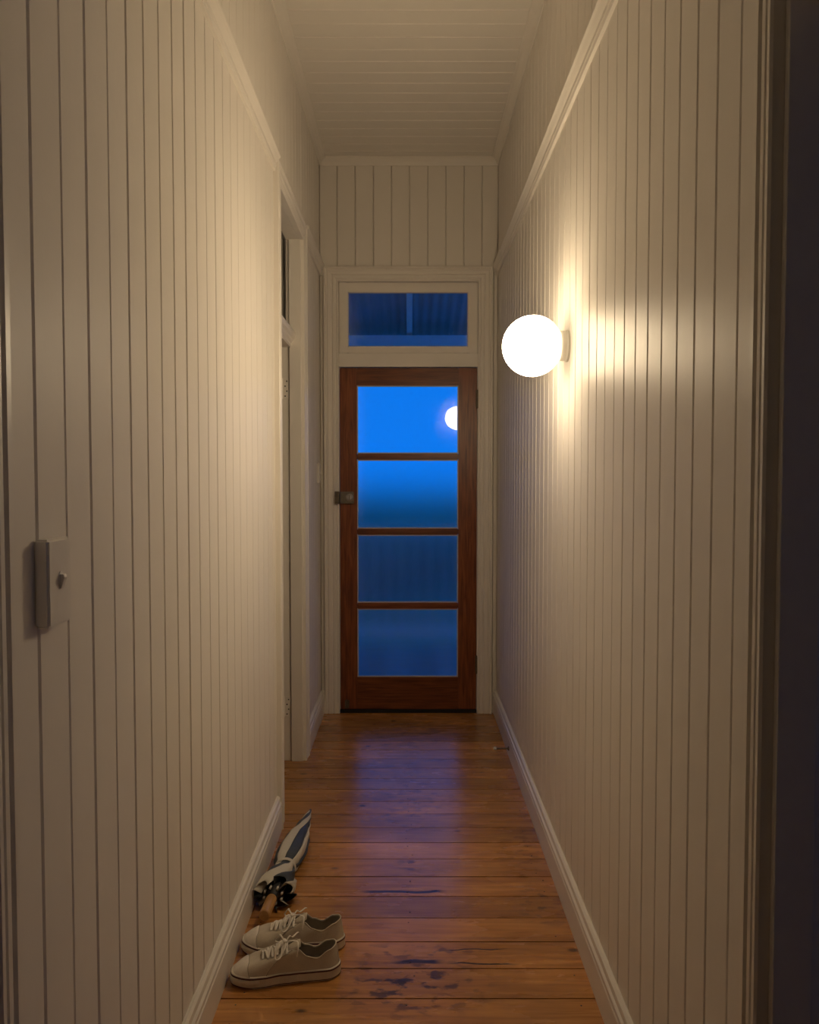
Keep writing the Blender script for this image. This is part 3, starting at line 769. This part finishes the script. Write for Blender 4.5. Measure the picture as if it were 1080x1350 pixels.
    for sg in (1, -1):
        d = Vector((0.012 * sg * 0.5, sg, 0))
        lp = [top, top + Vector((0.012, sg * 0.014, 0.012)), top + Vector((0.022 + .006 * sg, sg * 0.034, 0.004)), top + Vector((0.028, sg * 0.046, -0.018)), top + Vector((0.016, sg * 0.040, -0.020)), top + Vector((0.002, sg * 0.022, -0.002)), top]
        MB().tube(catmull(lp, 6), 0.0028, 8, 0.5).obj('lace_loop', M_LACE, e, smooth=True)
        en = [top, top + Vector((-0.012, sg * 0.012, 0.010)), top + Vector((-0.026 - 0.006 * sg, sg * 0.020, 0.006 + 0.004 * sg)), top + Vector((-0.034, sg * 0.036, 0.004)), top + Vector((-0.03, sg * 0.043, -0.02)) if sg > 0 else top + Vector((-0.038, -0.044, 0.000))]
        MB().tube(catmull(en, 6), 0.0026, 8, 0.5).obj('lace_end', M_LACE, e, smooth=True)
    return e
sneaker((-0.197, 2.262, 0.0), PI + math.radians(10), 1, 'worn off-white canvas sneaker of the pair standing farther from the umbrella', 3)
sneaker((-0.195, 2.392, 0.0), PI + math.radians(4), -1, 'worn off-white canvas sneaker of the pair standing next to the umbrella handle', 5)

# ------------------------------------------------------------------ umbrella
M_UW = plain('white_umbrella_cloth', (0.62, 0.59, 0.53), 0.7, bump=0.3, bscale=90)
M_UB = plain('slate_blue_umbrella_cloth', (0.055, 0.068, 0.085), 0.6, bump=0.3, bscale=90)
M_UK = plain('black_nylon', (0.015, 0.014, 0.016), 0.5)
UL = 0.90
ua = Vector((-0.446, 2.462, 0.052)); ub = Vector((-0.412, 3.36, 0.016))
um = empty('umbrella', (ua.x, ua.y, ua.z)); tag(um, 'furled slate and white umbrella with straight wooden handle lying along the skirting', 'umbrella')
d = (ub - ua); UL = d.length
um.rotation_euler = (math.asin(d.z / UL), 0, -math.atan2(d.x, d.y))
R_TAB = [(0.130, 0.060), (0.17, 0.064), (0.25, 0.053), (0.325, 0.034), (0.345, 0.033), (0.39, 0.045), (0.47, 0.050), (0.58, 0.043), (0.70, 0.027), (0.80, 0.017), (0.87, 0.008), (0.885, 0.005)]
def canopy_pt(th, yy):
    tw = -3.6 * (yy - 0.15) / 0.75 - 0.5 * math.sin((yy - 0.15) * 9)
    r = lerp_tab(R_TAB, yy)
    k = min(1, max(0, (0.90 - yy) / 0.3))
    ph = (th * 8 / (2 * PI)) % 1.0
    lob = 1 + k * (0.22 * (ph - 0.5) + 0.05 * math.sin(3 * th + 1.3))
    a = th + tw
    return Vector((r * lob * math.cos(a), yy, max(-1, r * lob * math.sin(a) * 0.82)))
for kq in range(8):
    m = MB(); rings = []
    NY = 46
    y0_ = 0.132 + 0.018 * math.sin(kq * 2.1)
    for i in range(NY + 1):
        ring = []
        for j in range(10):
            th = 2 * PI / 8 * (kq + j / 9 * 0.9999)
            ph = j / 9
            ys_ = y0_ + 0.022 * math.sin(PI * ph); yy = ys_ + (0.885 - ys_) * i / NY
            ring.append(canopy_pt(th, yy))
        # tuck the trailing edge back to the axis so folds overlap
        last_ = ring[-1]; ring.append(Vector((last_.x * 0.55, last_.y, last_.z * 0.55)))
        rings.append(ring)
    m.sweep(rings, close_ring=False)
    o = m.obj('canopy_panel', M_UW if kq % 2 == 0 else M_UB, um, smooth=True)
    md = o.modifiers.new('thickness', 'SOLIDIFY'); md.thickness = 0.0008
    o['label'] = 'white panel' if kq % 2 == 0 else 'slate blue panel'
MYp = Matrix.Rotation(-PI / 2, 4, 'X')     # local z -> +y
MB().lathe([(0.0001, 0.0), (0.015, 0.0), (0.0175, 0.003), (0.0175, 0.10), (0.016, 0.112), (0.012, 0.118), (0.0001, 0.118)], 24, MYp).obj('handle', M_HANDLE, um, smooth=False)
MB().lathe([(0.0001, 0.116), (0.014, 0.116), (0.016, 0.12), (0.028, 0.150), (0.034, 0.175), (0.030, 0.24), (0.006, 0.27), (0.006, 0.86), (0.0001, 0.87)], 20, MYp).obj('shaft', M_UK, um, smooth=True)
MB().lathe([(0.0001, 0.865), (0.0062, 0.865), (0.0055, 0.885), (0.0035, 0.899), (0.0001, 0.90)], 14, MYp).obj('ferrule', M_UK, um, smooth=True)
m = MB(); rings = []
for i in range(41):
    th = 2 * PI * i / 40
    p0 = [Vector((r_ * math.cos(th), 0.335 + 0.010 * math.sin(th) + w_, r_ * 0.82 * math.sin(th))) for r_, w_ in ((0.0355, -0.009), (0.038, -0.008), (0.038, 0.008), (0.0355, 0.009))]
    rings.append(p0)
m.sweep(rings, caps=False); m.obj('tie_strap', M_UW, um)
for kq in range(8):
    a = 2 * PI * kq / 8 + 0.3
    pts = [Vector((0.030 * math.cos(a), 0.135, 0.026 * math.sin(a))), Vector((0.034 * math.cos(a), 0.17, 0.030 * math.sin(a))), Vector((0.03 * math.cos(a), 0.22, 0.027 * math.sin(a)))]
    rb_ = MB().tube(pts, 0.0022, 6).obj('rib', M_STEEL, um)
    MB().tube([pts[0] + Vector((0, -0.006, 0)), pts[0] + Vector((0, 0.010, 0))], 0.0038, 8).obj('rib_tip', M_RUBBER, rb_, smooth=True)
